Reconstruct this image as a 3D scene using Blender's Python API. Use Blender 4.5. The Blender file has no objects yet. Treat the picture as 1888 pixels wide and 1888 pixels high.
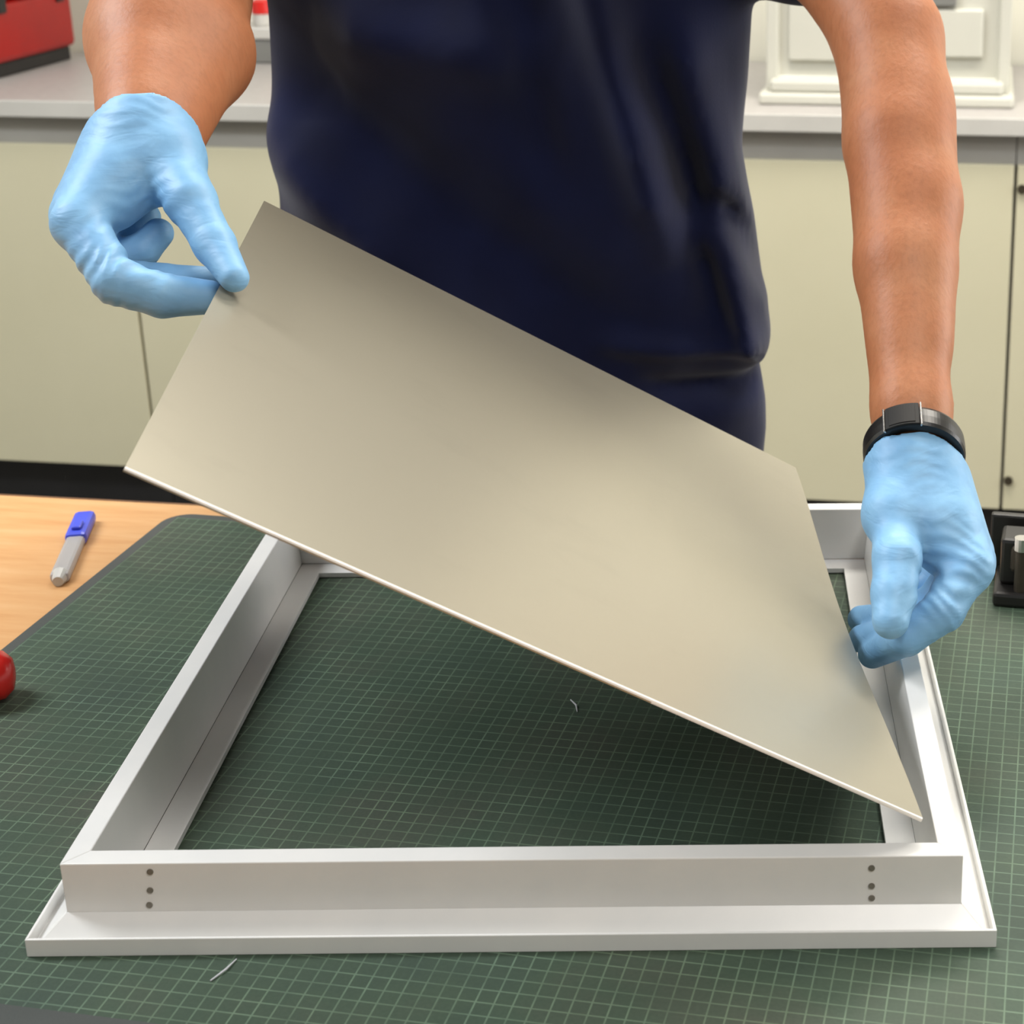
import bpy, bmesh, math, random
import numpy as np
from mathutils import Vector, Matrix
random.seed(4)
rng = np.random.default_rng(7)
scene = bpy.context.scene
COL = scene.collection

# ------------------------------------------------------------------ camera
FPX = 3159.66                       # focal length in pixels of the 1888 frame
PPX, PPY = 1360.17, 680.52          # optical axis (the photo is a crop of a wider one)
CROT = (math.radians(71.5248), math.radians(0.3894), math.radians(-0.3746))
CLOC = Vector((0.1373, -1.1832, 0.6724)) * 0.88
cam_data = bpy.data.cameras.new('camera')
cam = bpy.data.objects.new('camera', cam_data)
COL.objects.link(cam)
cam.location = CLOC
cam.rotation_euler = CROT
cam_data.sensor_fit = 'HORIZONTAL'
cam_data.sensor_width = 36.0
cam_data.lens = FPX / 1888 * 36.0
cam_data.shift_x = -(PPX - 944) / 1888
cam_data.shift_y = (PPY - 944) / 1888
cam_data.clip_start = 0.05
cam_data.dof.use_dof = True
cam_data.dof.focus_distance = 1.08
cam_data.dof.aperture_fstop = 15.0
scene.camera = cam

# ------------------------------------------------------------------ light
scene.view_settings.view_transform = 'Standard'
scene.view_settings.look = 'None'
scene.view_settings.gamma = 1.0
scene.view_settings.use_curve_mapping = False
scene.view_settings.exposure = 0.22
world = bpy.data.worlds.new('world')
scene.world = world
world.use_nodes = True
wbg = world.node_tree.nodes['Background']
wbg.inputs[0].default_value = (1.0, 0.96, 0.90, 1)
wbg.inputs[1].default_value = 0.17
WINDOW_FILL = 7.0  # glow strength of the added window panes

def area(name, loc, target, sx, sy, power, col):
    d = bpy.data.lights.new(name, 'AREA')
    d.shape = 'RECTANGLE'; d.size = sx; d.size_y = sy; d.energy = power; d.color = col
    o = bpy.data.objects.new(name, d); COL.objects.link(o)
    o.location = loc
    o.rotation_euler = (Vector(target) - Vector(loc)).to_track_quat('-Z', 'Y').to_euler()
    return o
area('ceiling_light_rear', (0.2, 1.45, 1.95), (0.2, 1.2, 0), 1.2, 0.5, 50, (1.0, 0.95, 0.86))
area('ceiling_light_right', (1.25, 1.1, 1.95), (1.1, 0.9, 0), 0.5, 1.2, 30, (1.0, 0.94, 0.84))
area('ceiling_light_left', (-1.75, 0.35, 1.85), (-1.2, 0.3, 0), 0.5, 1.2, 52, (0.94, 0.97, 1.0))
area('ceiling_light_front', (0.75, -1.25, 1.95), (0.65, -1.0, 0), 1.0, 0.5, 24, (1.0, 0.97, 0.93))

# ------------------------------------------------------------------ helpers
CM = cam.rotation_euler.to_matrix()
def ray(u, v):
    return CM @ Vector(((u - PPX) / FPX, -(v - PPY) / FPX, -1.0))
def at(u, v, t):                       # a point of the place seen at (u, v), t metres deep
    return CLOC + ray(u, v) * t
def atz(u, v, z):
    d = ray(u, v); return CLOC + d * ((z - CLOC.z) / d.z)
def aty(u, v, y):
    d = ray(u, v); return CLOC + d * ((y - CLOC.y) / d.y)

def tag(o, label=None, cat=None, group=None, kind=None):
    if label: o['label'] = label
    if cat: o['category'] = cat
    if group: o['group'] = group
    if kind: o['kind'] = kind
    return o
def empty(name, loc=(0, 0, 0), rz=0.0):
    o = bpy.data.objects.new(name, None); COL.objects.link(o)
    o.location = loc; o.rotation_euler = (0, 0, rz); o.empty_display_size = 0.05
    return o
def obj(name, bm, mat, parent=None, smooth=False, bevel=0.0, seg=2):
    me = bpy.data.meshes.new(name)
    if isinstance(bm, bmesh.types.BMesh):
        bmesh.ops.recalc_face_normals(bm, faces=bm.faces[:])
        bm.to_mesh(me); bm.free()
    else:
        me.from_pydata(bm[0], [], bm[1]); me.update()
    me.materials.append(getattr(mat, "m", mat))
    if smooth:
        me.polygons.foreach_set('use_smooth', [True] * len(me.polygons))
    o = bpy.data.objects.new(name, me); COL.objects.link(o)
    if parent: o.parent = parent
    if bevel:
        m = o.modifiers.new('bevel', 'BEVEL'); m.width = bevel; m.segments = seg
        m.limit_method = 'ANGLE'; m.angle_limit = math.radians(40)
    return o
def box(bm, x0, x1, y0, y1, z0, z1):
    r = bmesh.ops.create_cube(bm, size=1.0)
    for v in r['verts']:
        v.co = Vector(((x0 + x1) / 2 + v.co.x * (x1 - x0), (y0 + y1) / 2 + v.co.y * (y1 - y0), (z0 + z1) / 2 + v.co.z * (z1 - z0)))
    return r['verts']
def bx(*a):
    bm = bmesh.new(); box(bm, *a); return bm
def tube(bm, p, q, r0, r1=None, n=16, caps=True):
    p = Vector(p); q = Vector(q); r1 = r0 if r1 is None else r1
    M = Matrix.Translation((p + q) / 2) @ (q - p).to_track_quat('Z', 'Y').to_matrix().to_4x4()
    bmesh.ops.create_cone(bm, cap_ends=caps, segments=n, radius1=r0, radius2=r1, depth=(q - p).length, matrix=M)
def lathe(bm, prof, n=24, M=None):
    rings = []
    for r, z in prof:
        ring = []
        for i in range(n):
            a = 2 * math.pi * i / n
            c = Vector((r * math.cos(a), r * math.sin(a), z))
            ring.append(bm.verts.new(M @ c if M else c))
        rings.append(ring)
    for a, b in zip(rings, rings[1:]):
        for i in range(n):
            bm.faces.new((a[i], a[(i + 1) % n], b[(i + 1) % n], b[i]))
    bm.faces.new(rings[0][::-1]); bm.faces.new(rings[-1])

# ------------------------------------------------------------------ materials
def srgb(r, g, b):
    f = lambda c: (c / 255 / 12.92) if c <= 10 else (((c / 255) + 0.055) / 1.055) ** 2.4
    return (f(r), f(g), f(b), 1)
class Mat:
    def __init__(s, name, col=(.5, .5, .5, 1), rough=.5, metal=0.0, spec=.5):
        s.m = bpy.data.materials.new(name); s.m.use_nodes = True
        s.t = s.m.node_tree; s.n = s.t.nodes; s.b = s.n['Principled BSDF']
        s.b.inputs['Base Color'].default_value = col; s.b.inputs['Roughness'].default_value = rough
        s.b.inputs['Metallic'].default_value = metal; s.b.inputs['Specular IOR Level'].default_value = spec
    def node(s, typ, **kw):
        n = s.n.new(typ)
        for k, v in kw.items():
            if k.startswith('_'): n.inputs[k[1:].replace('_', ' ')].default_value = v
            else: setattr(n, k, v)
        return n
    def link(s, a, b): s.t.links.new(a, b)
    def coords(s, scale=(1, 1, 1), rot=(0, 0, 0), loc=(0, 0, 0), kind='Object'):
        tc = s.node('ShaderNodeTexCoord'); mp = s.node('ShaderNodeMapping')
        mp.inputs['Scale'].default_value = scale; mp.inputs['Rotation'].default_value = rot; mp.inputs['Location'].default_value = loc
        s.link(tc.outputs[kind], mp.inputs[0]); return mp.outputs[0]
    def noise(s, scale, detail=3, rough=.5, co=None):
        n = s.node('ShaderNodeTexNoise'); n.inputs['Scale'].default_value = scale
        n.inputs['Detail'].default_value = detail; n.inputs['Roughness'].default_value = rough
        s.link(co if co else s.coords(), n.inputs['Vector']); return n.outputs['Fac']
    def ramp(s, fac, stops):
        r = s.node('ShaderNodeValToRGB')
        while len(r.color_ramp.elements) < len(stops): r.color_ramp.elements.new(0.5)
        for e, (p, c) in zip(r.color_ramp.elements, stops): e.position = p; e.color = c
        s.link(fac, r.inputs[0]); return r.outputs[0]
    def mix(s, fac, a, b, mode='MIX'):
        m = s.node('ShaderNodeMix'); m.data_type = 'RGBA'; m.blend_type = mode
        for inp, v in ((m.inputs[0], fac), (m.inputs[6], a), (m.inputs[7], b)):
            if isinstance(v, (int, float, tuple)): inp.default_value = v
            else: s.link(v, inp)
        return m.outputs[2]
    def math(s, op, a, b=0.0, c=None):
        m = s.node('ShaderNodeMath'); m.operation = op
        for inp, v in zip(m.inputs, (a, b, c)):
            if v is None: continue
            if isinstance(v, (int, float)): inp.default_value = v
            else: s.link(v, inp)
        return m.outputs[0]
    def color(s, o): s.link(o, s.b.inputs['Base Color']); return s
    def bump(s, h, strength=.3, dist=.002):
        b = s.node('ShaderNodeBump'); b.inputs['Strength'].default_value = strength; b.inputs['Distance'].default_value = dist
        s.link(h, b.inputs['Height']); s.link(b.outputs[0], s.b.inputs['Normal']); return s
def noisy(name, c1, c2, scale, rough=.5, detail=4, bump=0, spec=.5, metal=0, sc=(1, 1, 1), bd=.001):
    m = Mat(name, c1, rough, metal, spec)
    f = m.noise(scale, detail, .55, m.coords(sc))
    m.color(m.ramp(f, [(.3, c1), (.7, c2)]))
    if bump: m.bump(f, bump, bd)
    return m

M_white = noisy('white_powder_coat', srgb(226, 226, 224), srgb(232, 231, 228), 30, .28, spec=.55)
M_panel = noisy('cream_sheet', srgb(212, 205, 184), srgb(218, 211, 190), 5, .34, spec=.5, metal=.45)
# faint smudges on the sheet
f = M_panel.noise(9, 5, .6, M_panel.coords((1, 2.2, 1)))
M_panel.color(M_panel.mix(M_panel.math('MULTIPLY', M_panel.math('SMOOTHSTEP', f, .56, .75), .35) if False else M_panel.ramp(f, [(.58, (0, 0, 0, 1)), (.8, (.3, .3, .3, 1))]), srgb(164, 158, 141), srgb(146, 140, 125)))
M_paneledge = Mat('white_sheet_edge', srgb(244, 240, 234), .45)
M_under = noisy('dark_sheet_back', srgb(70, 70, 70), srgb(80, 80, 79), 8, .5)
M_rivet = noisy('dull_steel', srgb(120, 115, 106), srgb(150, 145, 136), 200, .45, metal=.6)

M_mat = Mat('cutting_mat_green', srgb(60, 76, 66), .55, spec=.2)
co = M_mat.coords()
sep = M_mat.node('ShaderNodeSeparateXYZ'); M_mat.link(co, sep.inputs[0])
GRID = 0.0100
def gline(o, w, off=0.0):
    a = M_mat.math('ADD', o, 10.0 + off)
    fr = M_mat.math('FRACT', M_mat.math('DIVIDE', a, GRID))
    d = M_mat.math('ABSOLUTE', M_mat.math('SUBTRACT', fr, .5))
    return M_mat.math('GREATER_THAN', d, .5 - w)
gx = gline(sep.outputs['X'], .045); gy = gline(sep.outputs['Y'], .045)
line = M_mat.math('MAXIMUM', gx, gy)
n1 = M_mat.noise(6, 4, .6); n2 = M_mat.noise(420, 2, .5)
wear = M_mat.ramp(M_mat.noise(26, 3, .6), [(.35, (.35, .35, .35, 1)), (.65, (1, 1, 1, 1))])
base = M_mat.ramp(n1, [(.3, srgb(62, 77, 68)), (.5, srgb(70, 86, 71)), (.72, srgb(80, 85, 74))])
base = M_mat.mix(M_mat.math('MULTIPLY', n2, .35), base, srgb(40, 52, 46))
lcol = M_mat.ramp(n1, [(.3, srgb(122, 150, 130)), (.7, srgb(132, 152, 122))])
# printed area only: the border stays bare
def inside(o, lo, hi):
    return M_mat.math('MULTIPLY', M_mat.math('GREATER_THAN', o, lo), M_mat.math('LESS_THAN', o, hi))
MATW, MATD, MATB = 1.20, 0.644, 0.009
pr_ = M_mat.math('MULTIPLY', inside(sep.outputs['X'], MATB, MATW - MATB), inside(sep.outputs['Y'], -MATD + .030, -MATB))
full = M_mat.mix(M_mat.math('MULTIPLY', M_mat.math('MULTIPLY', line, wear), .52), base, lcol)
full = M_mat.mix(pr_, M_mat.ramp(n1, [(.3, srgb(70, 74, 72)), (.7, srgb(82, 84, 82))]), full)
M_mat.color(full); M_mat.bump(n2, .25, .0006)

M_wood = Mat('beech_laminate', srgb(225, 180, 125), .42)
co = M_wood.coords((1.2, 9, 1))
f = M_wood.noise(7, 6, .6, co)
M_wood.color(M_wood.ramp(f, [(.3, srgb(194, 142, 90)), (.5, srgb(203, 154, 103)), (.72, srgb(210, 166, 117))]))
M_woodedge = noisy('brown_edge_band', srgb(84, 56, 34), srgb(112, 76, 46), 20, .5)
M_steelleg = noisy('grey_table_leg', srgb(70, 72, 74), srgb(82, 84, 86), 30, .5)

M_door = noisy('cream_cabinet_laminate', srgb(199, 194, 166), srgb(204, 199, 172), 3, .45, spec=.35)
M_carc = noisy('grey_cabinet_carcass', srgb(150, 148, 142), srgb(160, 158, 152), 4, .5)
M_plinth = noisy('black_plinth', srgb(22, 21, 22), srgb(32, 31, 32), 6, .6)
M_counter = noisy('grey_worktop', srgb(160, 156, 153), srgb(170, 166, 163), 60, .4)
M_counteredge = noisy('white_worktop_edge', srgb(186, 184, 178), srgb(194, 192, 186), 10, .35)
M_knob = noisy('dark_bronze_fitting', srgb(58, 52, 40), srgb(74, 66, 52), 40, .45, metal=.4)
M_wall = noisy('painted_wall', srgb(206, 204, 190), srgb(212, 210, 197), 2, .7)
M_floor = noisy('grey_vinyl_floor', srgb(92, 90, 88), srgb(112, 110, 106), 25, .5)
M_red = noisy('red_plastic', srgb(140, 10, 6), srgb(158, 16, 8), 8, .38)
M_red2 = noisy('glossy_red_plastic', srgb(196, 34, 30), srgb(206, 42, 36), 8, .25)
M_black = noisy('black_plastic', srgb(20, 19, 18), srgb(30, 28, 26), 20, .45)
M_brownblack = noisy('worn_dark_metal', srgb(52, 46, 40), srgb(84, 76, 66), 22, .38, metal=.5)
M_chrome = noisy('bright_steel', srgb(190, 188, 186), srgb(206, 204, 202), 30, .22, metal=.9)
M_white2 = noisy('white_appliance_plastic', srgb(188, 187, 176), srgb(194, 193, 182), 4, .4)
M_grey = noisy('grey_plastic', srgb(110, 110, 106), srgb(122, 122, 118), 10, .5)
M_blue = noisy('blue_plastic', srgb(52, 66, 196), srgb(70, 86, 214), 15, .35)
M_trans = Mat('smoky_clear_plastic', srgb(206, 202, 200), .22)
M_trans.b.inputs['Transmission Weight'].default_value = .45
M_trans.b.inputs['IOR'].default_value = 1.2

M_skin = Mat('skin', srgb(196, 136, 100), .5, spec=.35)
f1 = M_skin.noise(14, 4, .6); f2 = M_skin.noise(260, 4, .6, M_skin.coords((1, 1, .45)))
c = M_skin.ramp(f1, [(.3, srgb(166, 103, 68)), (.5, srgb(176, 113, 76)), (.7, srgb(184, 126, 90))])
c = M_skin.mix(M_skin.ramp(f2, [(.45, (0, 0, 0, 1)), (.8, (.30, .30, .30, 1))]), c, srgb(124, 76, 46))
M_skin.color(c); M_skin.bump(f2, .25, .0015)
M_skin.b.inputs['Subsurface Weight'].default_value = .12
M_skin.b.inputs['Subsurface Radius'].default_value = (.012, .005, .003)
M_skin.b.inputs['Subsurface Scale'].default_value = 1.0

M_glove = Mat('blue_nitrile', srgb(128, 182, 224), .5, spec=.45)
co = M_glove.coords()
g1 = M_glove.noise(38, 3, .55, co)
wv = M_glove.node('ShaderNodeTexNoise'); wv.inputs['Scale'].default_value = 62; wv.inputs['Detail'].default_value = 2
wv.inputs['Distortion'].default_value = 1.2
M_glove.link(M_glove.coords((.55, .55, 1.5), (.3, .4, .2)), wv.inputs['Vector'])
h = M_glove.math('ADD', M_glove.math('MULTIPLY', wv.outputs['Fac'], .8), M_glove.math('MULTIPLY', M_glove.noise(240, 2), .12))
M_glove.color(M_glove.ramp(g1, [(.3, srgb(118, 168, 210)), (.7, srgb(136, 186, 224))]))
M_glove.bump(h, .32, .003)
M_glove.b.inputs['Subsurface Weight'].default_value = .08
M_glove.b.inputs['Subsurface Radius'].default_value = (.004, .005, .006)
M_glove.b.inputs['Subsurface Scale'].default_value = 1.0

M_shirt = Mat('navy_cotton', srgb(26, 30, 54), .9, spec=.12)
w1 = M_shirt.noise(600, 2, .5); w2 = M_shirt.noise(7, 3, .5)
M_shirt.color(M_shirt.ramp(w2, [(.3, srgb(15, 19, 43)), (.7, srgb(20, 27, 62))])); M_shirt.bump(w1, .2, .0006)
M_shirt.b.inputs['Sheen Weight'].default_value = .15
M_trousers = noisy('black_trousers', srgb(24, 24, 27), srgb(32, 32, 36), 40, .9, bump=.1, spec=.1)
M_hair = noisy('dark_brown_hair', srgb(40, 28, 20), srgb(62, 44, 32), 60, .6)
M_sole = noisy('black_leather', srgb(20, 20, 20), srgb(30, 28, 27), 30, .4)
M_strap = noisy('black_watch_strap', srgb(18, 17, 16), srgb(30, 28, 26), 60, .32)
M_case = noisy('matt_black_watch_case', srgb(14, 13, 13), srgb(22, 21, 20), 40, .55, spec=.25)
M_scrap = Mat('white_fibre', srgb(206, 206, 212), .5)

# ------------------------------------------------------------------ the room
RZ = math.radians(-8.5)               # the room stands a little askew to the frame on the mat
FLOOR = -0.85
room = Matrix.Rotation(RZ, 4, 'Z')
def rp(x, y, z=0.0): return room @ Vector((x, y, z))
bm = bx(-3.2, 3.2, -3.0, 3.2, FLOOR - .05, FLOOR); bm.transform(room)
tag(obj('floor', bm, M_floor), 'grey vinyl floor of the workshop', 'floor', kind='structure')
c0 = aty(800, 300, 2.11)
CABY = (room.inverted() @ aty(800, 500, 2.13)).y     # door plane in room coordinates
bm = bx(-3.2, 3.2, CABY + .62, CABY + .72, FLOOR, 2.0); bm.transform(room)
tag(obj('wall_back', bm, M_wall), 'pale painted wall behind the worktop', 'wall', kind='structure')

bm = bx(2.4, 2.5, -3.0, CABY + .62, FLOOR, 2.0); bm.transform(room)
wr = tag(obj('wall_right', bm, M_wall), 'pale painted side wall with an added window', 'wall', kind='structure')
bm = bx(-3.1, -3.0, -3.0, CABY + .62, FLOOR, 2.0); bm.transform(room)
tag(obj('wall_left', bm, M_wall), 'pale painted side wall on the left', 'wall', kind='structure')
# unseen window added in the right-hand wall, glowing to brighten the sheet
M_fillpane = Mat('fill_light_pane', (1, 1, 1, 1), .3)
M_fillpane.b.inputs['Emission Color'].default_value = (0.98, 0.98, 1.0, 1); M_fillpane.b.inputs['Emission Strength'].default_value = WINDOW_FILL
fill_win = empty('fill_window_1', rp(2.4, 1.35, .05), RZ); tag(fill_win, 'unseen window added in the right side wall as fill light', 'window', kind='structure')
for zz in (0, .6):
    for yy in (-.6, 0):
        obj('fill_pane', bx(-.012, -.006, yy + .02, yy + .58, zz + .02, zz + .58), M_fillpane, fill_win)
bm = bmesh.new()
for yy in (-.62, -.02, .58): box(bm, -.03, -.001, yy, yy + .04, -.02, 1.22)
for zz in (-.02, .58, 1.18): box(bm, -.03, -.001, -.62, .62, zz, zz + .04)
obj('fill_window_frame', bm, M_counteredge, fill_win)

# cabinets -------------------------------------------------------------
ZB, ZT = -0.70, 0.022                  # door bottom, underside of the worktop
inv = room.inverted()
def door_x(u, v):                       # room x of a point on the door plane
    d = inv.to_3x3() @ ray(u, v); o = inv @ CLOC
    return (o + d * ((CABY - o.y) / d.y))
sl = door_x(266, 660).x; sr = door_x(1862, 560).x
UW = (sr - sl) / 3
labels = ['cream base cabinet at the far left behind the blue gloved hand',
          'cream base cabinet left of centre behind the raised sheet',
          'cream base cabinet hidden mostly behind the navy shirt',
          'cream base cabinet behind the forearm with the watch',
          'cream base cabinet at the right edge with two dark hinges']
for i in range(-1, 4):
    x0 = sl + UW * i; x1 = x0 + UW
    root = empty('base_cabinet', rp((x0 + x1) / 2, CABY, FLOOR), RZ)
    tag(root, labels[i + 1], 'cabinet', 'cream base cabinets along the wall')
    w = UW / 2
    H = -FLOOR
    obj('carcass', bx(-w + .001, w - .001, .021, .58, ZB + H, ZT + H - .001), M_carc, root)
    obj('top_rail', bx(-w + .001, w - .001, .012, .021, ZT + H - .06, ZT + H - .002), M_carc, root)
    d = obj('door', bx(-w + .003, w - .003, 0, .020, ZB + H, ZT + H - .058), M_door, root, bevel=.0015)
    for zz in (ZT - .10, ZB + .06):
        bm = bmesh.new(); tube(bm, (-w + .012, -.006, zz + H), (-w + .012, .004, zz + H), .0085, n=12)
        if i == 3: obj('hinge_cap', bm, M_knob, d)
        else: bm.free()
    bm = bmesh.new(); tube(bm, (-w + .05, -.018, ZT + H - .095), (-w + .05, .002, ZT + H - .095), .007, .005, n=14)
    obj('knob', bm, M_grey, d)
    obj('plinth', bx(-w + .001, w - .001, .05, .07, 0.0, ZB + H), M_plinth, root)
# worktop
WX0, WX1 = sl - UW * 1.02, sl + UW * 4.02
root = empty('worktop', rp((WX0 + WX1) / 2, CABY, ZT), RZ)
tag(root, 'long grey laminate worktop with a white front edge', 'worktop')
hw = (WX1 - WX0) / 2
obj('slab', bx(-hw, hw, -.018, .61, 0, .03), M_counter, root)
obj('front_edge', bx(-hw, hw, -.022, -.018, -.002, .030), M_counteredge, root, bevel=.002)
ZC = ZT + .03
ctop = lambda u, v: atz(u, v, ZC)

# red tool case on the worktop (top left)
def yaw_obj(root): return root
ta = ctop(0, 148); tb = ctop(146, 108); tyaw = math.atan2(tb.y - ta.y, tb.x - ta.x)
r_ = empty('tool_case', (tb.x, tb.y, ZC), tyaw)
tag(r_, 'red plastic tool case with black base on the worktop', 'tool case')
obj('base', bx(-.31, -.01, .012, .12, 0.0, .03), M_black, r_, bevel=.004)
obj('body', bx(-.32, 0, 0, .13, .03, .15), M_red, r_, bevel=.012)
obj('lid', bx(-.32, 0, 0, .13, .153, .22), M_red, r_, bevel=.012)
bm = bmesh.new()
tube(bm, (-.21, .005, .185), (-.21, -.025, .185), .006); tube(bm, (-.11, .005, .185), (-.11, -.025, .185), .006); tube(bm, (-.218, -.025, .185), (-.102, -.025, .185), .007)
obj('handle', bm, M_black, r_)
for s in (-.27, -.05): obj('latch', bx(s - .014, s + .014, -.006, .002, .13, .175), M_black, r_, bevel=.003)

# red-capped item and grey tray between arm and shirt
p = ctop(468, 118)
r_ = empty('storage_tray', (p.x - .02, p.y + .10, ZC), RZ)
tag(r_, 'grey storage tray with white lid on the worktop behind the left elbow', 'tray')
obj('tub', bx(-.12, .12, -.09, .09, 0, .052), M_grey, r_, bevel=.005)
obj('lid', bx(-.126, .126, -.096, .096, .052, .078), M_counteredge, r_, bevel=.004)
bm = bmesh.new(); lathe(bm, [(.018, 0), (.02, .004), (.02, .03), (.013, .036), (.013, .05), (.006, .055)], 18)
p2 = empty('glue_pot', (p.x + .02, p.y + .03, ZC + .078)); tag(p2, 'small red-topped pot standing on the grey tray', 'pot')
obj('pot_body', bm, M_counteredge, p2, smooth=False)
bm = bmesh.new(); lathe(bm, [(.021, .026), (.022, .03), (.021, .052), (.012, .056)], 18); obj('cap', bm, M_red2, p2)

# white appliance on the worktop (top right)
p0 = ctop(1402, 196); p1 = ctop(1872, 196)
pm = (p0 + p1) / 2; W = (p1 - p0).length / 2
r_ = empty('white_appliance', (pm.x, pm.y + .03, ZC), RZ)
tag(r_, 'white plastic bench appliance with recessed front behind the forearm', 'appliance')
obj('base', bx(-W, W, -.04, .36, 0, .022), M_white2, r_, bevel=.006)
bm = bx(-W + .01, W - .01, 0.0, .35, .022, .30)
fr = [f for f in bm.faces if f.normal.y < -.5]
bm.normal_update()
fr = [f for f in bm.faces if f.normal.y < -.5]
bmesh.ops.inset_region(bm, faces=fr, thickness=.028, depth=0)
bmesh.ops.inset_region(bm, faces=fr, thickness=.006, depth=-.014)
obj('housing', bm, M_white2, r_, bevel=.002)
obj('front_ledge', bx(-W + .02, W - .02, -.03, .0, .022, .045), M_white2, r_, bevel=.006)
obj('inner_panel', bx(-W + .05, -W + .22, .004, .02, .075, .24), M_white2, r_, bevel=.004)
obj('side_panel', bx(W - .19, W - .06, .002, .02, .085, .172), M_white2, r_, bevel=.004)
obj('display_slot', bx(W - .19, W - .11, -.002, .016, .178, .215), M_grey, r_, bevel=.002)

# ------------------------------------------------------------------ workbench and mat
MT = 0.003
e0 = atz(0, 905, 0); e1 = atz(350, 923, 0)
TA = math.atan2(e1.y - e0.y, e1.x - e0.x)
troot = empty('workbench', (e0.x, e0.y, FLOOR), TA)
tag(troot, 'light wooden workbench under the green cutting mat', 'workbench')
tz = -MT - FLOOR
obj('bench_top', bx(-.5, 1.5, -1.0, -.003, tz - .028, tz), M_wood, troot)
obj('edge_band', bx(-.5, 1.5, -.003, 0, tz - .029, tz + .0002), M_woodedge, troot)
for lx in (-.42, 1.42):
    for ly in (-.92, -.08):
        obj('leg', bx(lx - .03, lx + .03, ly - .03, ly + .03, 0, tz - .028), M_steelleg, troot, bevel=.004)
obj('apron', bx(-.42, 1.42, -.09, -.07, tz - .11, tz - .028), M_steelleg, troot)

MA = math.radians(-10.8)
mR = Matrix.Rotation(MA, 4, 'Z')
m0 = atz(0, 1195, 0); m1 = atz(290, 972, 0)
mc = atz(345, 947, 0)
# corner: left edge through m0/m1, far edge through mc
dx = mR @ Vector((1, 0, 0)); dy = mR @ Vector((0, 1, 0))
mm = (m0 + m1) / 2
corner = mm + dy * ((mc - mm).dot(dy))
bm = bmesh.new()
rad = .022; pts = []
for cx, cy, a0 in ((MATW - rad, -rad, 0), (rad, -rad, 90), (rad, -MATD + rad, 180), (MATW - rad, -MATD + rad, 270)):
    for k in range(9):
        a = math.radians(a0 + k * 90 / 8); pts.append((cx + rad * math.cos(a), cy + rad * math.sin(a)))
vb = [bm.verts.new((x, y, -MT)) for x, y in pts]; vt = [bm.verts.new((x, y, 0)) for x, y in pts]
bm.faces.new(vt); bm.faces.new(vb[::-1])
for i in range(len(pts)):
    j = (i + 1) % len(pts); bm.faces.new((vb[i], vb[j], vt[j], vt[i]))
mo = obj('cutting_mat', bm, M_mat)
mo.location = corner; mo.rotation_euler = (0, 0, MA)
tag(mo, 'dark green cutting mat with a fine pale grid on the bench', 'cutting mat')

# ------------------------------------------------------------------ the frame
K = 0.88
S = .595 * K / 2; A = S - .0195 * K; B = A - .0145 * K; Ci = A - .0194 * K; D = Ci - .0198 * K
HT = .0529 * K; HL = .0125 * K; ZF = .0150; ZL = .0045; TH = .0012
frame = empty('metal_frame', (0, 0, 0)); tag(frame, 'square white metal frame with flanged edges lying on the mat', 'frame')
# one mitred rail of the profile, repeated on the four sides
# parts: outer tray flange, upright wall with rim, inner ledge  (each side a rail of its own)
def rail(profile, ang):
    bm = bmesh.new(); a = []; b = []
    for r, z in profile:
        a.append(bm.verts.new((-r, -r, z))); b.append(bm.verts.new((r, -r, z)))
    n = len(profile)
    for i in range(n):
        j = (i + 1) % n; bm.faces.new((a[i], b[i], b[j], a[j]))
    bm.faces.new(a[::-1]); bm.faces.new(b)
    bm.transform(Matrix.Rotation(ang, 4, 'Z')); return bm
ZFT = ZF + TH
flange_p = [(S, 0), (S, HL), (S - .0018, HL), (S - .0018, .0028), (A, ZFT), (A, ZFT - TH), (S - .003, .0014), (S - .003, 0)]
wall_p = [(A, ZFT - TH), (A, HT), (B, HT), (Ci, ZL), (Ci + .003, ZL), (A - .003, ZFT - TH)]
ledge_p = [(Ci, ZL - TH), (Ci, ZL), (D, ZL), (D, 0.0008), (D + .0012, 0.0008), (D + .0012, ZL - TH)]
for k in range(4):
    ang = k * math.pi / 2
    obj('flange', rail(flange_p, ang), M_white, frame, bevel=.0005, seg=2)
    wl = obj('upright', rail(wall_p, ang), M_white, frame, bevel=.0007, seg=2)
    obj('ledge', rail(ledge_p, ang), M_white, frame)
    if k == 0:
        for u, vs in ((277, (1607, 1641, 1677)), (1607, (1600, 1633, 1665))):
            for v in vs:
                d = ray(u, v); t = (-A - CLOC.y) / d.y; q = CLOC + d * t
                q.z = max(q.z, ZFT + .004)
                bm = bmesh.new(); tube(bm, (q.x, -A - .0006, q.z), (q.x, -A + .001, q.z), .0018, n=14)
                obj('rivet', bm, M_rivet, wl)

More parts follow.
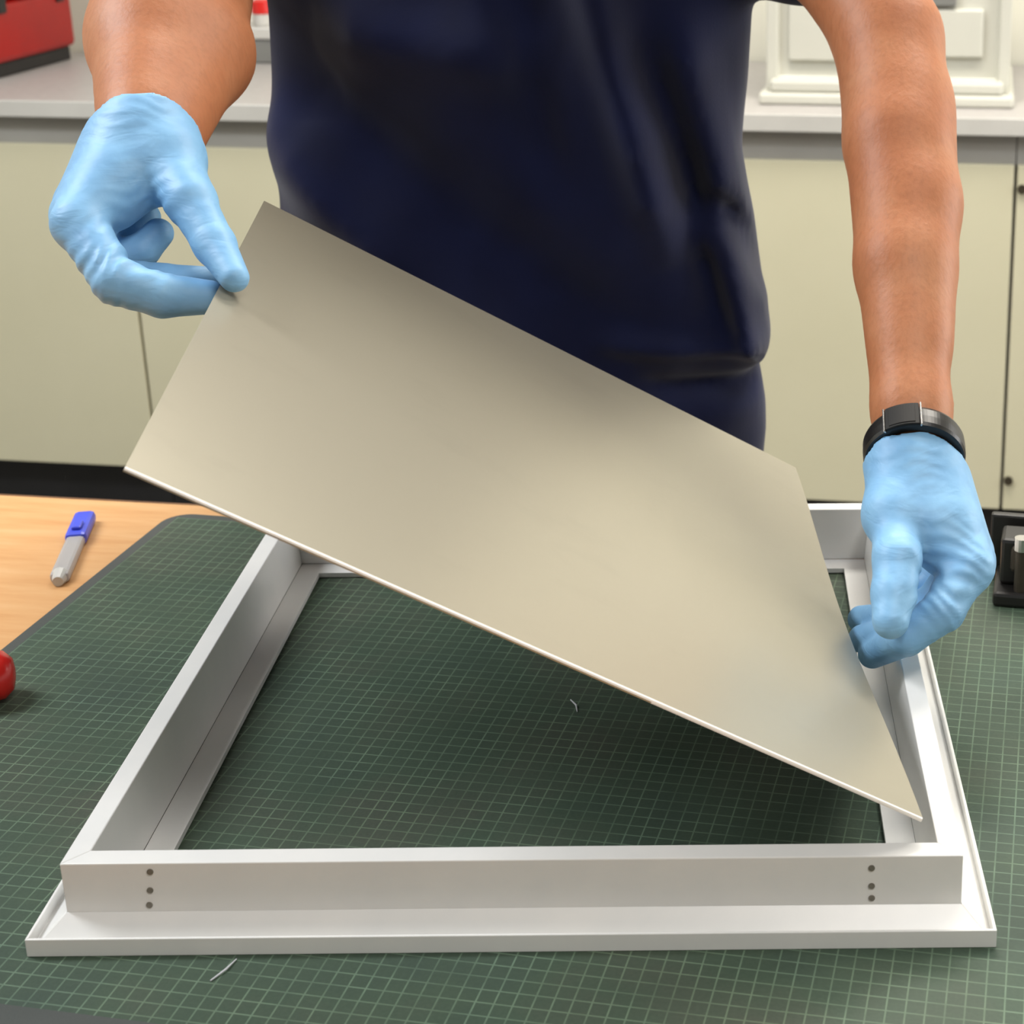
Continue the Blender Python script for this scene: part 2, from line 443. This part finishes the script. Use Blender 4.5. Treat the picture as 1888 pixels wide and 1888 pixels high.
# ------------------------------------------------------------------ the sheet being lowered in
T0 = 0.94
sc_ = (1, 0.8534613640396713, 1.317073170731707, 1.4636118066920358)
pBR, pBL, pTL, pTR = [at(u, v, T0 * s) for (u, v), s in zip(((1702, 1510), (230, 862), (487, 370), (1467, 862)), sc_)]
PN = (pBL - pBR).cross(pTR - pBR).normalized()
if PN.z < 0: PN = -PN
def at_plane(u, v, off=0.0):            # point a given height above the sheet's top face
    d = ray(u, v); o = pBR + PN * off
    return CLOC + d * ((o - CLOC).dot(PN) / d.dot(PN))
PTH = .0022
bm = bmesh.new(); NX = NY = 24; top = {}; bot = {}
for i in range(NX + 1):
    for j in range(NY + 1):
        a = i / NX; b = j / NY
        p = (pBL * (1 - a) + pBR * a) * (1 - b) + (pTL * (1 - a) + pTR * a) * b
        # slight bow of the thin sheet between the two hands
        bow = -.004 * math.sin(math.pi * a) * math.sin(math.pi * b) - .010 * max(0, a - .72) / .28 * math.sin(math.pi * min(1, b * 1.0)) ** 2 * 0.6
        p = p + PN * bow
        top[i, j] = bm.verts.new(p); bot[i, j] = bm.verts.new(p - PN * PTH)
for i in range(NX):
    for j in range(NY):
        bm.faces.new((top[i, j], top[i + 1, j], top[i + 1, j + 1], top[i, j + 1]))
        bm.faces.new((bot[i, j + 1], bot[i + 1, j + 1], bot[i + 1, j], bot[i, j])).material_index = 2
PE = (pTR - pBR).normalized()
edge_faces = []
for i in range(NX):
    edge_faces.append(bm.faces.new((bot[i, 0], bot[i + 1, 0], top[i + 1, 0], top[i, 0])))
    edge_faces.append(bm.faces.new((top[i, NY], top[i + 1, NY], bot[i + 1, NY], bot[i, NY])))
for j in range(NY):
    edge_faces.append(bm.faces.new((top[0, j], top[0, j + 1], bot[0, j + 1], bot[0, j])))
    edge_faces.append(bm.faces.new((bot[NX, j], bot[NX, j + 1], top[NX, j + 1], top[NX, j])))
for f in edge_faces:
    if abs(f.calc_center_median().dot(PE) - pBR.dot(PE)) < .004: f.material_index = 1
bwl = bm.edges.layers.float.new('bevel_weight_edge')
for i in range(NX):
    e_ = bm.edges.get((top[i, 0], top[i + 1, 0]))
    if e_: e_[bwl] = 1.0
so = obj('panel_sheet', bm, M_panel)
so.data.materials.append(M_paneledge.m); so.data.materials.append(M_under.m)
bv = so.modifiers.new('bevel', 'BEVEL'); bv.width = .0013; bv.segments = 2; bv.limit_method = 'WEIGHT'; bv.material = 1
tag(so, 'thin cream square sheet held tilted above the white frame', 'sheet')

# ------------------------------------------------------------------ implicit surfaces for the figure
class Field:
    def __init__(s, lo, hi, h):
        s.lo = np.array(lo, float); s.h = h
        s.n = np.ceil((np.array(hi) - s.lo) / h).astype(int) + 1
        s.V = np.full(s.n, 1.0, np.float32)
        s.ax = [s.lo[k] + np.arange(s.n[k]) * h for k in range(3)]
    def sub(s, lo, hi):
        a = np.clip(np.floor((np.array(lo) - s.lo) / s.h).astype(int), 0, s.n - 1)
        b = np.clip(np.ceil((np.array(hi) - s.lo) / s.h).astype(int) + 1, 1, s.n)
        sl = tuple(slice(a[k], b[k]) for k in range(3))
        g = np.meshgrid(*[s.ax[k][sl[k]] for k in range(3)], indexing='ij')
        return sl, g
    @staticmethod
    def smin(a, b, k):
        if k <= 0: return np.minimum(a, b)
        hh = np.clip(.5 + .5 * (b - a) / k, 0, 1)
        return b + (a - b) * hh - k * hh * (1 - hh)
    def cap(s, p, q, r0, r1, k=.004, flat=None):
        p = np.array(p, float); q = np.array(q, float); m = max(r0, r1) + k * 2 + .02
        sl, (X, Y, Z) = s.sub(np.minimum(p, q) - m, np.maximum(p, q) + m)
        d = q - p; L2 = max(d @ d, 1e-12)
        h = np.clip(((X - p[0]) * d[0] + (Y - p[1]) * d[1] + (Z - p[2]) * d[2]) / L2, 0, 1)
        ex, ey, ez = X - p[0] - h * d[0], Y - p[1] - h * d[1], Z - p[2] - h * d[2]
        if flat is not None:            # squash across a direction: (unit vector, factor)
            n, fa = np.array(flat[0], float), flat[1]
            dn = ex * n[0] + ey * n[1] + ez * n[2]
            ex, ey, ez = ex + dn * n[0] * (fa - 1), ey + dn * n[1] * (fa - 1), ez + dn * n[2] * (fa - 1)
        dd = np.sqrt(ex * ex + ey * ey + ez * ez) - (r0 + (r1 - r0) * h)
        s.V[sl] = s.smin(s.V[sl], dd.astype(np.float32), k)
    def chain(s, pts, rad, k=.004, flat=None):
        for (a, b), (r0, r1) in zip(zip(pts, pts[1:]), zip(rad, rad[1:])): s.cap(a, b, r0, r1, k, flat)
    def ell(s, c, r, k=.01):
        c = np.array(c, float); r = np.array(r, float); m = r + k * 2 + .02
        sl, (X, Y, Z) = s.sub(c - m, c + m)
        q = np.sqrt(((X - c[0]) / r[0]) ** 2 + ((Y - c[1]) / r[1]) ** 2 + ((Z - c[2]) / r[2]) ** 2)
        s.V[sl] = s.smin(s.V[sl], ((q - 1) * r.min()).astype(np.float32), k)
    def mesh(s, relax=2):
        V = s.V; n = s.n
        ins = V < 0
        c = np.zeros(tuple(n - 1), np.uint8)
        offs = [(i, j, k) for i in (0, 1) for j in (0, 1) for k in (0, 1)]
        for i, j, k in offs: c += ins[i:n[0] - 1 + i, j:n[1] - 1 + j, k:n[2] - 1 + k]
        act = np.argwhere((c > 0) & (c < 8))
        idm = np.full(tuple(n - 1), -1, np.int32); idm[tuple(act.T)] = np.arange(len(act))
        acc = np.zeros((len(act), 3)); cnt = np.zeros(len(act))
        for a in range(8):
            for ax in range(3):
                oa = np.array(offs[a])
                if oa[ax]: continue
                ob = oa.copy(); ob[ax] = 1
                va = V[tuple((act + oa).T)]; vb = V[tuple((act + ob).T)]
                m = (va < 0) != (vb < 0)
                t = np.where(m, va / np.where(m, va - vb, 1), 0)
                pt = np.tile(oa.astype(float), (len(act), 1)); pt[:, ax] = t
                acc[m] += pt[m]; cnt[m] += 1
        P = s.lo + (act + acc / cnt[:, None]) * s.h
        quads = []
        for ax in range(3):
            u, v = (ax + 1) % 3, (ax + 2) % 3
            sl0 = [slice(1, n[k] - 1) for k in range(3)]; sl0[ax] = slice(0, n[ax] - 1)
            sl1 = list(sl0); sl1[ax] = slice(1, n[ax])
            A_ = ins[tuple(sl0)]; B_ = ins[tuple(sl1)]
            e = np.argwhere(A_ != B_)
            if not len(e): continue
            flip = A_[tuple(e.T)]
            base = e.copy(); base[:, u] += 1; base[:, v] += 1
            eu = np.zeros(3, int); eu[u] = 1; ev = np.zeros(3, int); ev[v] = 1
            q = np.stack([idm[tuple((base - eu - ev).T)], idm[tuple((base - ev).T)], idm[tuple(base.T)], idm[tuple((base - eu).T)]], 1)
            q[~flip] = q[~flip][:, ::-1]
            quads.append(q)
        Q = np.concatenate(quads); Q = Q[(Q >= 0).all(1)]
        for _ in range(relax):
            sm = np.zeros_like(P); ct = np.zeros(len(P))
            for a, b in ((0, 1), (1, 2), (2, 3), (3, 0)):
                np.add.at(sm, Q[:, a], P[Q[:, b]]); np.add.at(sm, Q[:, b], P[Q[:, a]])
                np.add.at(ct, Q[:, a], 1); np.add.at(ct, Q[:, b], 1)
            P = .5 * P + .5 * sm / np.maximum(ct, 1)[:, None]
        return P, Q
def field_obj(name, F, mat, parent, relax=2):
    P, Q = F.mesh(relax)
    me = bpy.data.meshes.new(name)
    me.vertices.add(len(P)); me.vertices.foreach_set('co', P.astype(np.float32).ravel())
    me.loops.add(len(Q) * 4); me.loops.foreach_set('vertex_index', Q.astype(np.int32).ravel())
    me.polygons.add(len(Q)); me.polygons.foreach_set('loop_start', np.arange(len(Q), dtype=np.int32) * 4)
    me.update(calc_edges=True); me.validate()
    me.polygons.foreach_set('use_smooth', [True] * len(me.polygons))
    me.materials.append(getattr(mat, "m", mat))
    o = bpy.data.objects.new(name, me); COL.objects.link(o); o.parent = parent
    return o

# ------------------------------------------------------------------ the person
person = empty('person', (0, 0, 0))
tag(person, 'person in a navy shirt and blue gloves lowering the cream sheet', 'person')
V3 = lambda v: np.array(v, float)

# ---- arm joints
wR = at(262, 238, 1.135)                       # wrist of the hand at the left of the picture
eR = at(318, -150, 1.36); sR = V3((-.305, .50, .585))
wL = at(1684, 812, 1.165)
eL = at(1640, 70, 1.33); sL = V3((.135, .50, .585))

F = Field((-.48, .0, FLOOR), (.42, .75, 1.0), .0052)
tc = V3((-.085, .52, 0))
# trunk (under the clothes), neck, head
F.ell((-.085, .52, .40), (.165, .105, .26), .05)
F.ell((-.085, .53, .10), (.165, .11, .16), .05)
F.cap((-.25, .52, .58), (.08, .52, .58), .055, .055, .05)
F.cap((-.085, .53, .60), (-.085, .49, .72), .058, .054, .04)
hd = V3((-.085, .45, .80))
F.ell(hd, (.074, .094, .115), .02)
F.ell(hd + V3((0, -.028, -.07)), (.052, .060, .055), .03)
F.cap(hd + V3((0, -.088, .012)), hd + V3((0, -.108, -.028)), .008, .014, .012)       # nose
for s in (-1, 1):
    F.ell(hd + V3((s * .076, .005, -.01)), (.008, .018, .030), .006)               # ears
    F.cap(hd + V3((s * .014, -.084, .028)), hd + V3((s * .044, -.074, .028)), .008, .007, .012)   # brow
F.cap(hd + V3((-.018, -.084, -.056)), hd + V3((.018, -.084, -.056)), .006, .006, .008)  # lips
for s in (-1, 1):
    F.chain([(-.085 + s * .085, .53, .05), (-.085 + s * .10, .53, -.38), (-.085 + s * .105, .56, -.76)], (.085, .06, .045), .02)
    F.cap((-.085 + s * .105, .57, -.79), (-.085 + s * .125, .44, -.81), .035, .03, .02)
# arms: upper arm, forearm with the muscle belly, wrist
def lerp(a, b, t): return V3(a) * (1 - t) + V3(b) * t
viewR = (V3(wR) - V3(CLOC)); viewR /= np.linalg.norm(viewR)
F.chain([sR, eR], (.056, .050), .03)
F.chain([eR, lerp(eR, wR, .30), lerp(eR, wR, .62), lerp(eR, wR, .98)], (.046, .052, .044, .030), .02)
F.chain([lerp(eR, wR, .2) + V3((.022, .015, -.01)), lerp(eR, wR, .62) + V3((.026, .012, -.012)), lerp(eR, wR, 1.0) + V3((.016, .008, -.006))], (.036, .036, .022), .02)
F.chain([sL, lerp(sL, eL, .6), eL], (.054, .046, .040), .02)
F.chain([eL, lerp(eL, wL, .28), lerp(eL, wL, .6), lerp(eL, wL, .93), lerp(eL, wL, 1.1)], (.040, .038, .034, .0265, .024), .012)
F.chain([lerp(eL, wL, -.03) + V3((-.006, 0, 0)), lerp(eL, wL, .20) + V3((.007, .005, 0)), lerp(eL, wL, .45) + V3((.011, .004, 0)), lerp(eL, wL, .78) + V3((.005, .002, 0))], (.036, .036, .033, .024), .015)
body = field_obj('body', F, M_skin, person, 3)

# ---- hair and eyes
F = Field(hd - .16, hd + .17, .005)
F.ell(hd + V3((0, .012, .024)), (.080, .096, .108), .01)
sl, (X, Y, Z) = F.sub(hd - .17, hd + .18)
cut = ((hd[2] + .02) - Z) + np.clip((Y - hd[1]), -.2, .2) * -.9
F.V[sl] = np.maximum(F.V[sl], cut.astype(np.float32))
field_obj('hair', F, M_hair, person)

# ---- shirt
rows = [(-260, 470, 1420), (0, 494, 1388), (150, 501, 1379), (270, 516, 1365), (330, 520, 1374), (400, 524, 1391), (500, 528, 1404), (560, 530, 1409), (625, 532, 1412), (660, 534, 1398), (690, 534, 1404), (740, 536, 1412), (790, 538, 1413), (835, 540, 1408), (900, 542, 1404)]
zz, cx, ax_ = [], [], []
YS = .46
for v, l, r in rows:
    a = aty(l, v, YS); b = aty(r, v, YS)
    zz.append((a.z + b.z) / 2); cx.append((a.x + b.x) / 2); ax_.append((b.x - a.x) / 2)
zz = np.array(zz)[::-1]; cx = np.array(cx)[::-1]; ax_ = np.array(ax_)[::-1]
ZHEM = aty(1408, 838, YS).z
F = Field((-.50, .22, ZHEM - .03), (.36, .76, .72), .005)
sl, (X, Y, Z) = F.sub((-9, -9, -9), (9, 9, 9))
# front and back depth of the trunk by height: chest above, belly bulge, tucked waist
zk = [ZHEM - .05, ZHEM, .10, .18, .26, .34, .42, .50, .60, .70]
bf = np.interp(Z, zk, [.098, .102, .112, .120, .122, .118, .112, .110, .10, .06])
A_x = np.interp(Z, zz, ax_); C_x = np.interp(Z, zz, cx)
taper = np.clip((Z - .52) / .14, 0, 1); A_x = A_x * (1 - .45 * taper ** 2)
U = (X - C_x) / A_x; Wy = (Y - YS) / bf
q = (np.abs(U) ** 2.3 + np.abs(Wy) ** 2.3) ** (1 / 2.3)
d = (q - 1) * np.minimum(A_x, bf)
# folds: long soft drapes running down and to the right, stronger at the flanks
def fold(px0, pz0, px1, pz1, w, amp):
    """ridge along a line on the front of the shirt"""
    dxv, dzv = px1 - px0, pz1 - pz0; L = math.hypot(dxv, dzv)
    s_ = ((X - px0) * dxv + (Z - pz0) * dzv) / L / L
    dist = ((X - px0) * dzv - (Z - pz0) * dxv) / L
    ends = np.clip(s_ * 4 + .5, 0, 1) * np.clip((1 - s_) * 4 + .5, 0, 1)
    return 1.7 * amp * np.exp(-(dist / w) ** 2) * ends
front = np.clip(-Wy * 2, 0, 1)
def px(u, v): p = aty(u, v, .35); return p.x, p.z
def fl(u0, v0, u1, v1, w, amp): return fold(*px(u0, v0), *px(u1, v1), w, amp)
ff = 0
ff = ff + fl(1060, -120, 1230, 440, .022, .015)
ff = ff + fl(940, -60, 1010, 330, .020, -.009)
ff = ff + fl(1250, 40, 1400, 620, .018, .009)
ff = ff + fl(1180, 100, 1330, 560, .016, -.010)
ff = ff + fl(1290, 420, 1400, 690, .012, .010)
ff = ff + fl(1330, 380, 1420, 560, .010, -.009)
ff = ff + fl(480, 120, 1150, 640, .045, -.017)
ff = ff + fl(470, 260, 900, 620, .030, .015)
ff = ff + fl(600, 60, 980, 110, .030, .012)
ff = ff + fl(1100, 640, 1400, 660, .012, .008)
ff = ff + fl(1180, 720, 1420, 760, .012, -.007)
wob = .0022 * np.sin(38 * X + 20 * Z) * np.sin(23 * Z - 11 * X + 1) + .0015 * np.sin(71 * X - 33 * Z + 2)
d = d - front * (ff + wob)
F.V[sl] = np.minimum(F.V[sl], d.astype(np.float32))
for s_, e_ in ((sR, eR), (sL, eL)):
    F.cap(lerp(s_, e_, -.05), lerp(s_, e_, .52), .070, .068, .045)
F.cap((-.27, .50, .58), (.10, .50, .58), .065, .065, .05)
hem = (ZHEM + .006 * np.sin(X * 22)) - Z
F.V[sl] = np.maximum(F.V[sl], hem.astype(np.float32))
neck = -(np.sqrt((X + .085) ** 2 + (Y - .50) ** 2 + (Z - .70) ** 2) - .075)
F.V[sl] = np.maximum(F.V[sl], neck.astype(np.float32))
field_obj('shirt', F, M_shirt, person, 2)

# ---- trousers and shoes
F = Field((-.36, .30, FLOOR - .01), (.20, .76, .16), .009)
F.ell((-.085, .50, .04), (.175, .105, .13), .03)
for s in (-1, 1):
    F.chain([(-.085 + s * .085, .52, .0), (-.085 + s * .10, .53, -.38), (-.085 + s * .105, .56, -.79)], (.098, .078, .066), .02)
field_obj('trousers', F, M_trousers, person)
for s in (-1, 1):
    F = Field((-.085 + s * .115 - .09, .34, FLOOR - .005), (-.085 + s * .115 + .09, .70, -.70), .006)
    F.chain([(-.085 + s * .105, .60, -.79), (-.085 + s * .11, .52, -.80), (-.085 + s * .125, .42, -.815)], (.048, .046, .036), .02)
    sl, (X, Y, Z) = F.sub((-9,) * 3, (9,) * 3); F.V[sl] = np.maximum(F.V[sl], (FLOOR - Z).astype(np.float32))
    field_obj('shoe', F, M_sole, person)

# ---- gloves
def glove(name, wrist, fore, spec, lo, hi, cuff_r, label):
    F = Field(lo, hi, .0016)
    W_ = V3(wrist)
    for nm, (pts, rad) in spec['fingers'].items():
        F.chain([V3(p) for p in pts], rad, .0022 if nm != 'thumb' else .004)
    sub = Field(lo, hi, .0016)
    for a, b, r0, r1 in spec['palm']:
        sub.cap(V3(a), V3(b), r0, r1, .012)
    F.V = F.smin(F.V, sub.V, .006)
    # stretched wrinkles near the knuckles and the wrist
    sl, (X, Y, Z) = F.sub((-9,) * 3, (9,) * 3)
    for c, ax, n, per, amp, rr in spec['wrinkles']:
        c = V3(c); ax = V3(ax) / np.linalg.norm(V3(ax))
        s_ = (X - c[0]) * ax[0] + (Y - c[1]) * ax[1] + (Z - c[2]) * ax[2]
        r2 = (X - c[0]) ** 2 + (Y - c[1]) ** 2 + (Z - c[2]) ** 2
        F.V += (amp * np.cos(s_ * 2 * math.pi / per + 2.2 * np.sin(X * 160 + Y * 90)) * np.exp(-r2 / rr ** 2)).astype(np.float32)
    cp, cn = spec['cuff']; cp = V3(cp); cn = V3(cn) / np.linalg.norm(V3(cn))
    cutp = -((X - cp[0]) * cn[0] + (Y - cp[1]) * cn[1] + (Z - cp[2]) * cn[2] + .0012 * np.sin(X * 210 + Z * 130))
    near = (X - cp[0]) ** 2 + (Y - cp[1]) ** 2 + (Z - cp[2]) ** 2 < .075 ** 2
    F.V = np.where(near, np.maximum(F.V, cutp), F.V).astype(np.float32)
    o = field_obj(name, F, M_glove, person, 2)
    o['label'] = label
    return o
def ring_mesh(c, axis, rx, ry, up, prof, n=48, wob=0.0):
    """swept ring around axis with profile (radial, axial)"""
    ax = Vector(axis).normalized(); x = Vector(up); x = (x - ax * x.dot(ax)).normalized(); y = ax.cross(x)
    bm = bmesh.new(); R = []
    for i in range(n):
        a = 2 * math.pi * i / n; row = []
        for r, h in prof:
            w_ = wob * math.sin(a * 7) + wob * .6 * math.sin(a * 11 + 1)
            row.append(bm.verts.new(Vector(c) + x * (rx + r) * math.cos(a) + y * (ry + r) * math.sin(a) + ax * (h + w_)))
        R.append(row)
    m = len(prof)
    for i in range(n):
        for k in range(m):
            bm.faces.new((R[i][k], R[(i + 1) % n][k], R[(i + 1) % n][(k + 1) % m], R[i][(k + 1) % m]))
    return bm

def axis_of(e, w): return (Vector(w) - Vector(e)).normalized()
aR = axis_of(eR, wR); aL = axis_of(eL, wL)
aR = (aR + (CLOC - wR).normalized() * .30).normalized()
aW = (aL + (CLOC - wL).normalized() * .45).normalized()
# hand at the left of the picture: thumb on top of the sheet, fingers beneath
tip_th = at_plane(432, 512, .0105)
th = [at(306, 292, 1.118), at(352, 372, 1.088), at(396, 452, 1.070), tip_th]
tip_ix = at_plane(386, 548, -.0138)
ix = [at(146, 412, 1.072), at(214, 520, 1.050), at(300, 545, 1.056), tip_ix]
tip_md = at_plane(398, 520, -.0145); tip_md = tip_md + (tip_md - CLOC) * .006
md = [at(142, 398, 1.094), at(206, 512, 1.082), at(300, 520, 1.088), tip_md]
rg = [at(146, 380, 1.114), at(206, 476, 1.114), at(262, 462, 1.118), at(292, 430, 1.122)]
pk = [at(162, 370, 1.132), at(206, 448, 1.136), at(250, 428, 1.140), at(270, 400, 1.142)]
W0 = wR
specR = dict(
    fingers=dict(index=(ix, (.0155, .0142, .0138, .0108)), middle=(md, (.0150, .0128, .0118, .0098)), ring=(rg, (.014, .0122, .0112, .010)), pinky=(pk, (.0125, .011, .0105, .0095)), thumb=(th, (.0170, .0148, .0128, .0092))),
    palm=[(at(268, 200, 1.150), at(262, 258, 1.130), .0345, .0320), (at(262, 252, 1.134), ix[0], .0300, .0170), (at(254, 256, 1.140), md[0], .0290, .0160), (at(252, 256, 1.146), rg[0], .028, .0155), (at(254, 256, 1.150), pk[0], .027, .0145),
          (at(280, 262, 1.132), th[0], .0300, .0215), (th[0], at(214, 372, 1.098), .018, .0165), (th[0], at(230, 330, 1.104), .020, .018), (at(290, 262, 1.134), th[1], .022, .0150)],
    cuff=(at(262, 262, 1.130), aR),
    wrinkles=[(at(235, 470, 1.05), at(300, 440, 1.05) - at(200, 400, 1.05), 0, .011, .0008, .028), (at(180, 500, 1.05), at(300, 440, 1.05) - at(200, 360, 1.05), 0, .009, .0007, .024),
              (at(260, 372, 1.08), at(260, 460, 1.08) - at(220, 380, 1.08), 0, .009, .0006, .020), (at(255, 225, 1.12), at(250, 300, 1.12) - at(262, 200, 1.12), 0, .008, .0004, .026)])
lo = V3(at(60, 640, 1.02)); hi = lo.copy()
allp = [V3(p) for f in specR['fingers'].values() for p in f[0]] + [V3(p) for q in specR['palm'] for p in q[:2]]
glove('glove', wR, eR, specR, np.min(allp, 0) - .036, np.max(allp, 0) + .036, .03, 'thin blue glove on the hand pinching the raised sheet corner')

# hand at the right of the picture
lt = [at(1652, 950, 1.128), at(1654, 1030, 1.098), at(1648, 1095, 1.084), at(1642, 1144, 1.073)]
li = [at(1784, 1046, 1.112), at(1736, 1128, 1.094), at(1672, 1174, 1.094), at_plane(1608, 1206, -.0126)]
lm = [at(1788, 1036, 1.132), at(1742, 1128, 1.122), at(1664, 1166, 1.120), at_plane(1590, 1178, -.0130)]
lr = [at(1788, 1020, 1.152), at(1722, 1110, 1.150), at(1646, 1142, 1.148), at_plane(1588, 1142, -.0130)]
lp = [at(1768, 1002, 1.168), at(1712, 1080, 1.172), at(1664, 1104, 1.170), at(1630, 1096, 1.164)]
specL = dict(
    fingers=dict(index=(li, (.0155, .0135, .0122, .0098)), middle=(lm, (.0150, .0130, .0118, .0098)), ring=(lr, (.0140, .0122, .0112, .0098)), pinky=(lp, (.0125, .011, .0102, .009)), thumb=(lt, (.0170, .0155, .0142, .0118))),
    palm=[(at(1684, 780, 1.178), at(1682, 850, 1.160), .0295, .0285), (at(1684, 842, 1.162), li[0], .0270, .0170), (at(1690, 826, 1.172), lm[0], .0270, .0165), (at(1692, 828, 1.178), lr[0], .026, .0155), (at(1690, 828, 1.184), lp[0], .025, .0145),
          (at(1672, 830, 1.164), lt[0], .0270, .0215), (lt[0], at(1736, 1010, 1.122), .019, .017), (at(1690, 860, 1.158), at(1730, 960, 1.130), .026, .022)],
    cuff=(wL + aL * .008 + aW * .0092, aW),
    wrinkles=[(at(1760, 1040, 1.10), at(1700, 1150, 1.1) - at(1760, 1000, 1.1), 0, .0085, .0008, .024), (at(1740, 1110, 1.09), at(1700, 1150, 1.1) - at(1790, 1060, 1.1), 0, .009, .0008, .022),
              (at(1680, 840, 1.14), at(1690, 900, 1.14) - at(1680, 800, 1.14), 0, .0085, .0004, .026), (at(1690, 1060, 1.08), at(1700, 1150, 1.1) - at(1760, 1100, 1.1), 0, .010, .0003, .02)])
allp = [V3(p) for f in specL['fingers'].values() for p in f[0]] + [V3(p) for q in specL['palm'] for p in q[:2]]
glove('glove', wL, eL, specL, np.min(allp, 0) - .036, np.max(allp, 0) + .036, .03, 'thin blue glove on the hand below the black watch')

# watch
wc = wL + aL * .008
strap_p = [(-.0025, -.0085), (.0030, -.0085), (.0040, -.006), (.0042, 0), (.0040, .006), (.0030, .0085), (-.0025, .0085)]
watch = obj('watch', ring_mesh(wc, aW, .0305, .0305, (1, 0, 0), strap_p, 96), M_strap, person)
watch['label'] = 'black wristwatch with silver details above the glove'
toC = (CLOC - wc); toC = (toC - aW * toC.dot(aW)).normalized()
def wseg(name, mat, a0, a1, r0, r1, hh, n=10):      # a curved plate on the strap
    bm = bmesh.new(); rows_ = []
    for i in range(n + 1):
        nrm = Matrix.Rotation(a0 + (a1 - a0) * i / n, 3, aW) @ toC
        rows_.append([bm.verts.new(wc + nrm * r + aW * h_) for r, h_ in ((r0, -hh), (r1, -hh), (r1, hh), (r0, hh))])
    for a, b in zip(rows_, rows_[1:]):
        for k in range(4): bm.faces.new((a[k], b[k], b[(k + 1) % 4], a[(k + 1) % 4]))
    bm.faces.new(rows_[0]); bm.faces.new(rows_[-1][::-1])
    return obj(name, bm, mat, watch, bevel=.0006)
wseg('case', M_case, -.14, .52, .034, .0364, .0098)
wseg('dial_glass', M_case, -.06, .44, .0364, .0368, .0080)
wseg('lug', M_chrome, .53, .57, .034, .0368, .0105, 2)
wseg('lug', M_chrome, -.19, -.15, .034, .0368, .0105, 2)

# ------------------------------------------------------------------ small things on the bench
# translucent knife with blue end
k0 = atz(108, 1082, -MT); k1 = atz(160, 962, -MT)
L = (k1 - k0).length; ka = math.atan2(k1.y - k0.y, k1.x - k0.x)
kr = empty('plastic_knife', (k0.x, k0.y, -MT), ka)
tag(kr, 'small clear plastic craft knife with blue end on the wood', 'knife')
bm = bx(.006, L * .72, -.0075, .0075, 0, .009); obj('sleeve', bm, M_trans, kr, bevel=.003)
bm = bx(.010, L * .70, -.003, .003, .0035, .0045); obj('blade', bm, M_chrome, kr)
bm = bmesh.new(); tube(bm, (0, 0, .0045), (.012, 0, .0045), .0042, .0072, 14); obj('tip', bm, M_counteredge, kr)
bm = bx(L * .60, L, -.0088, .0088, 0, .0115); obj('blue_end', bm, M_blue, kr, bevel=.004)
bm = bx(L * .66, L * .78, -.004, .004, .0115, .0145); obj('slider', bm, M_blue, kr, bevel=.0015)

# red knob-like thing at the left edge
rpz = atz(-22, 1292, 0)
rr = empty('red_handle_tool', (rpz.x, rpz.y, 0), math.radians(15))
tag(rr, 'glossy red rounded handle lying on the mat at the left edge', 'tool')
Mh = Matrix.Translation((.004, 0, .0185)) @ Matrix.Rotation(math.radians(-90), 4, 'Y')
bm = bmesh.new(); lathe(bm, [(.004, -.016), (.011, -.0145), (.0165, -.009), (.0185, 0), (.0175, .012), (.0135, .03), (.0125, .05), (.0145, .068), (.011, .076)], 28, Mh)
obj('handle', bm, M_red2, rr, smooth=True)
Ms = Matrix.Translation((.004, 0, .0185)) @ Matrix.Rotation(math.radians(-90), 4, 'Y')
bm = bmesh.new(); lathe(bm, [(.004, .07), (.004, .15), (.0025, .155)], 12, Ms); obj('shaft', bm, M_chrome, rr)

# dark clamp at the right edge
q = atz(1868, 1118, 0)
cr = empty('bench_clamp', (q.x, q.y, 0), math.radians(-12))
tag(cr, 'black and brown metal clamp standing on the mat at the right edge', 'clamp')
obj('foot', bx(-.016, .05, -.004, .05, 0, .012), M_black, cr, bevel=.003)
obj('post', bx(-.012, .012, .012, .042, .012, .050), M_black, cr, bevel=.003)
obj('jaw', bx(-.004, .05, .006, .036, .024, .046), M_brownblack, cr, bevel=.004)
bm = bmesh.new(); tube(bm, (.004, .004, .012), (.004, .004, .046), .0045, n=16); obj('screw', bm, M_chrome if False else M_brownblack, cr, smooth=False)
bm = bmesh.new(); tube(bm, (.004, .004, .046), (.004, .004, .056), .0055, n=16); obj('screw_head', bm, M_chrome, cr)
obj('back_plate', bx(-.022, .03, .05, .058, 0, .054), M_black, cr, bevel=.002)

# two loose fibres on the mat
for u0, v0, u1, v1, lb in ((388, 1808, 436, 1768, 'tiny white fibre on the mat in front of the frame'), (1052, 1290, 1064, 1312, 'tiny white fibre on the mat inside the frame')):
    a = atz(u0, v0, .0006); b = atz(u1, v1, .0006); mdp = (a + b) / 2 + Vector((.0015, 0, .0005))
    bm = bmesh.new(); tube(bm, a, mdp, .0004, .0006, 6); tube(bm, mdp, b, .0006, .0003, 6)
    tag(obj('fibre', bm, M_scrap), lb, 'fibre')
